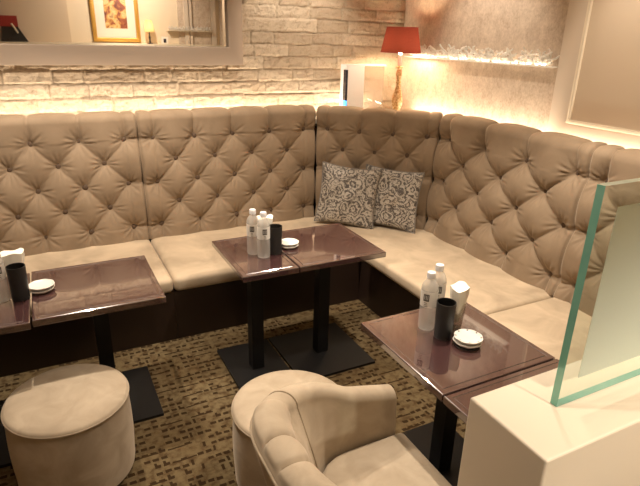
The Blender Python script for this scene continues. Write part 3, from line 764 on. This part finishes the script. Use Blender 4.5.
# ------------------------------------------------------------------ what the mirror sees: the wall behind the camera
plane_box('wall_front_panel', (LEFTX, .597, FARY, FARY+.045, 0, CEIL), M['tan_panel'])
plane_box('trim_2', (LEFTX, WALLX, FARY+.001, FARY+.26, 1.66, 1.705), M['cream_paint'])
pic = thing('framed_picture', 'gilt framed warm abstract print with pale mat seen in the mirror', 'picture')
y = FARY+.006
def flip(bm): return bm
bm = picture_frame_bm(.925, 1.662, 1.722, 2.62, .065, .065, .065, .065, y, y+.04, .012); mesh_obj('frame', bm, M['gold'], pic, angle=40)
bm = bmesh.new(); box(bm, .97, 1.62, y, y+.012, 1.77, 2.58); mesh_obj('mat_board', bm, M['mat_board'], pic, smooth=False)
bm = bmesh.new(); box(bm, 1.13, 1.47, y+.0122, y+.0145, 1.93, 2.42); mesh_obj('print', bm, M['print'], pic, smooth=False)
ml = thing('small_lamp', 'small lamp with cream shade seen in the mirror beside the gilt picture', 'lamp', (1.79, FARY+.12, 1.705))
bm = bmesh.new(); lathe(bm, [(0,0),(.045,0),(.045,.012),(.016,.02),(.012,.07),(.02,.1),(.010,.13),(.008,.19),(0,.19)], 24); mesh_obj('stem', bm, M['black_leather'], ml)
bm = bmesh.new(); lathe(bm, [(.082,.182),(.081,.182),(.049,.368),(.050,.368)], 32); mesh_obj('lamp_shade', bm, M['shade_cream'], ml)
bm = bmesh.new(); bmesh.ops.create_uvsphere(bm, u_segments=16, v_segments=10, radius=.022, matrix=Matrix.Translation((0,0,.27))); mesh_obj('bulb', bm, M['dim_bulb'], ml)
ck = thing('small_clock', 'small white arched ornament with dark centre seen in the mirror', 'ornament', (2.03, FARY+.12, 1.705), PI)
bm = bmesh.new(); box(bm, -.055,.055,-.02,.02,0,.115); bevel_all(bm, .014, 3); mesh_obj('case', bm, M['white_ceramic'], ck)
bm = bmesh.new(); box(bm, -.022,.022,-.0235,-.0195,.02,.085); bevel_all(bm, .001, 1); mesh_obj('dark_centre', bm, M['dark_gloss'], ck)
# trims and a panel of travertine beyond the lamp
plane_box('wall_front_stone', (2.30, 2.86, FARY, FARY+.02, 1.705, CEIL), M['travertine'])
for i, (a, b) in enumerate(((2.40,2.47),(2.49,2.53),(2.87,2.95))): plane_box('trim_%d' % (3+i), (a, b, FARY, FARY+.05, 1.705, CEIL), M['white_frame'])
plane_box('trim_7', (2.10, 2.86, FARY, FARY+.115, 1.915, 1.925), M['cream_paint'])
garland('crystal_garland', (2.12,FARY+.065,1.928), (2.83,FARY+.065,1.928), (0,1,0), 'sparkling crystal garland seen in the mirror', n=50, seed=9, h=.10)
bg = thing('handbag', 'dark red and black bag with a pale strap seen in the mirror', 'bag', (-.20, FARY+.15, 1.706))
bm = bmesh.new(); box(bm, -.17,.19,-.06,.06,0,.24); 
for v in bm.verts:
    if v.co.z > .2: v.co.x = v.co.x*.55-.04; v.co.y *= .6
bevel_all(bm, .03, 4); mesh_obj('body', bm, M['black_leather'], bg, angle=60)
bm = bmesh.new(); box(bm, -.16,.085,-.055,.066,.21,.36); bevel_all(bm, .02, 3); mesh_obj('red_flap', bm, M['red_leather'], bg, angle=60)
bm = bmesh.new(); tube(bm, [(-.0,.072,.25),(.03,.075,.20),(.07,.073,.12)], .013, 8); mesh_obj('strap', bm, M['strap'], bg)

# ------------------------------------------------------------------ light
WARM = (1, .87, .72)
def area(name, loc, rot, sx, sy, power, color=WARM):
    l = bpy.data.lights.new(name, 'AREA'); l.shape = 'RECTANGLE'; l.size = sx; l.size_y = sy; l.energy = power; l.color = color
    o = bpy.data.objects.new(name, l); link(o); o.location = loc; o.rotation_euler = rot; return o
def spot(name, loc, target, power, angle=100, blend=.6, radius=.035, color=WARM):
    l = bpy.data.lights.new(name, 'SPOT'); l.energy = power; l.spot_size = math.radians(angle); l.spot_blend = blend; l.shadow_soft_size = radius; l.color = color
    o = bpy.data.objects.new(name, l); link(o); o.location = loc
    o.rotation_euler = (Vector(target)-Vector(loc)).to_track_quat('-Z', 'Y').to_euler(); return o
LEDC = (1, .83, .63)
area('light_strip_back', (.35, 4.235, 1.262), (PI, 0, 0), 4.7, .03, 27, LEDC)
area('light_strip_right', (2.965, 2.45, 1.262), (PI, 0, PI/2), 3.25, .03, 14, LEDC)
area('light_strip_ledge', (WALLX-.03, 3.38, 1.7525), (PI, 0, PI/2), 1.55, .012, 1.3, LEDC)
D = 2.775
spot('downlight_left_table', (.118, 3.02, D), (.118, 3.0, 0), 180, 110)
spot('downlight_middle_table', (1.08, 2.95, D), (1.08, 2.95, 0), 62, 110)
spot('downlight_right_table', (1.80, 1.80, D), (1.80, 1.80, 0), 200, 90)
spot('downlight_front', (.2, 1.1, D), (.2, 1.15, 0), 50, 110)
spot('far_wall_fill', (1.5, -.4, D), (1.4, FARY, 1.9), 95, 140)  # added spot, brightens the far wall that the mirror shows
area('ceiling_fill', (.6, 1.4, 2.77), (0,0,0), 2.6, 2.6, 6, (1,.88,.74))  # soft fill added under the ceiling, not a fixture of the room
for i, x in enumerate((-.45, .75, 1.95)): spot('wall_fill_back', (x, 3.72, D), (x, WALLY, 1.75), 60, 75, .8)  # added fill spots, keep the upper stone wall bright
for i, y in enumerate((3.2, 1.9)): spot('wall_fill_right', (2.42, y, D), (WALLX, y, 1.75), 44, 75, .8)  # added fill spots for the right wall and its framed panel
spot('entry_fill', (1.35, -.95, D), (1.35, -.2, .3), 240, 76)  # added spot, lifts the half wall front and the frosted film
def point(name, loc, power, radius=.03, color=WARM):
    l = bpy.data.lights.new(name, 'POINT'); l.energy = power; l.shadow_soft_size = radius; l.color = color
    o = bpy.data.objects.new(name, l); link(o); o.location = loc; return o
w = bpy.data.worlds.new('dim_room'); S.world = w; w.use_nodes = True
w.node_tree.nodes['Background'].inputs[0].default_value = (1,.8,.6,1); w.node_tree.nodes['Background'].inputs[1].default_value = .03

# ------------------------------------------------------------------ camera
cam = bpy.data.cameras.new('camera'); co = bpy.data.objects.new('camera', cam); link(co)
cam.sensor_fit = 'HORIZONTAL'; cam.sensor_width = 36; cam.lens = 537/640*36; cam.clip_start = .05
p_, y_, r_ = [math.radians(a) for a in (21.1, 27.4, 1.5)]
F_ = Vector((math.sin(y_)*math.cos(p_), math.cos(y_)*math.cos(p_), -math.sin(p_)))
rt = Vector((math.cos(y_), -math.sin(y_), 0)); up = rt.cross(F_)
Rv = rt*math.cos(r_)+up*math.sin(r_); Uv = -rt*math.sin(r_)+up*math.cos(r_)
co.matrix_world = Matrix(((Rv.x,Uv.x,-F_.x,0),(Rv.y,Uv.y,-F_.y,0),(Rv.z,Uv.z,-F_.z,1.9),(0,0,0,1)))
S.camera = co
S.view_settings.view_transform = 'Standard'; S.view_settings.look = 'None'; S.view_settings.gamma = 1; S.view_settings.exposure = .12
S.view_settings.use_curve_mapping = False
S.cycles.max_bounces = 10; S.cycles.transparent_max_bounces = 16; S.cycles.use_denoising = True
S.cycles.caustics_reflective = False; S.cycles.caustics_refractive = False; S.cycles.sample_clamp_indirect = 6
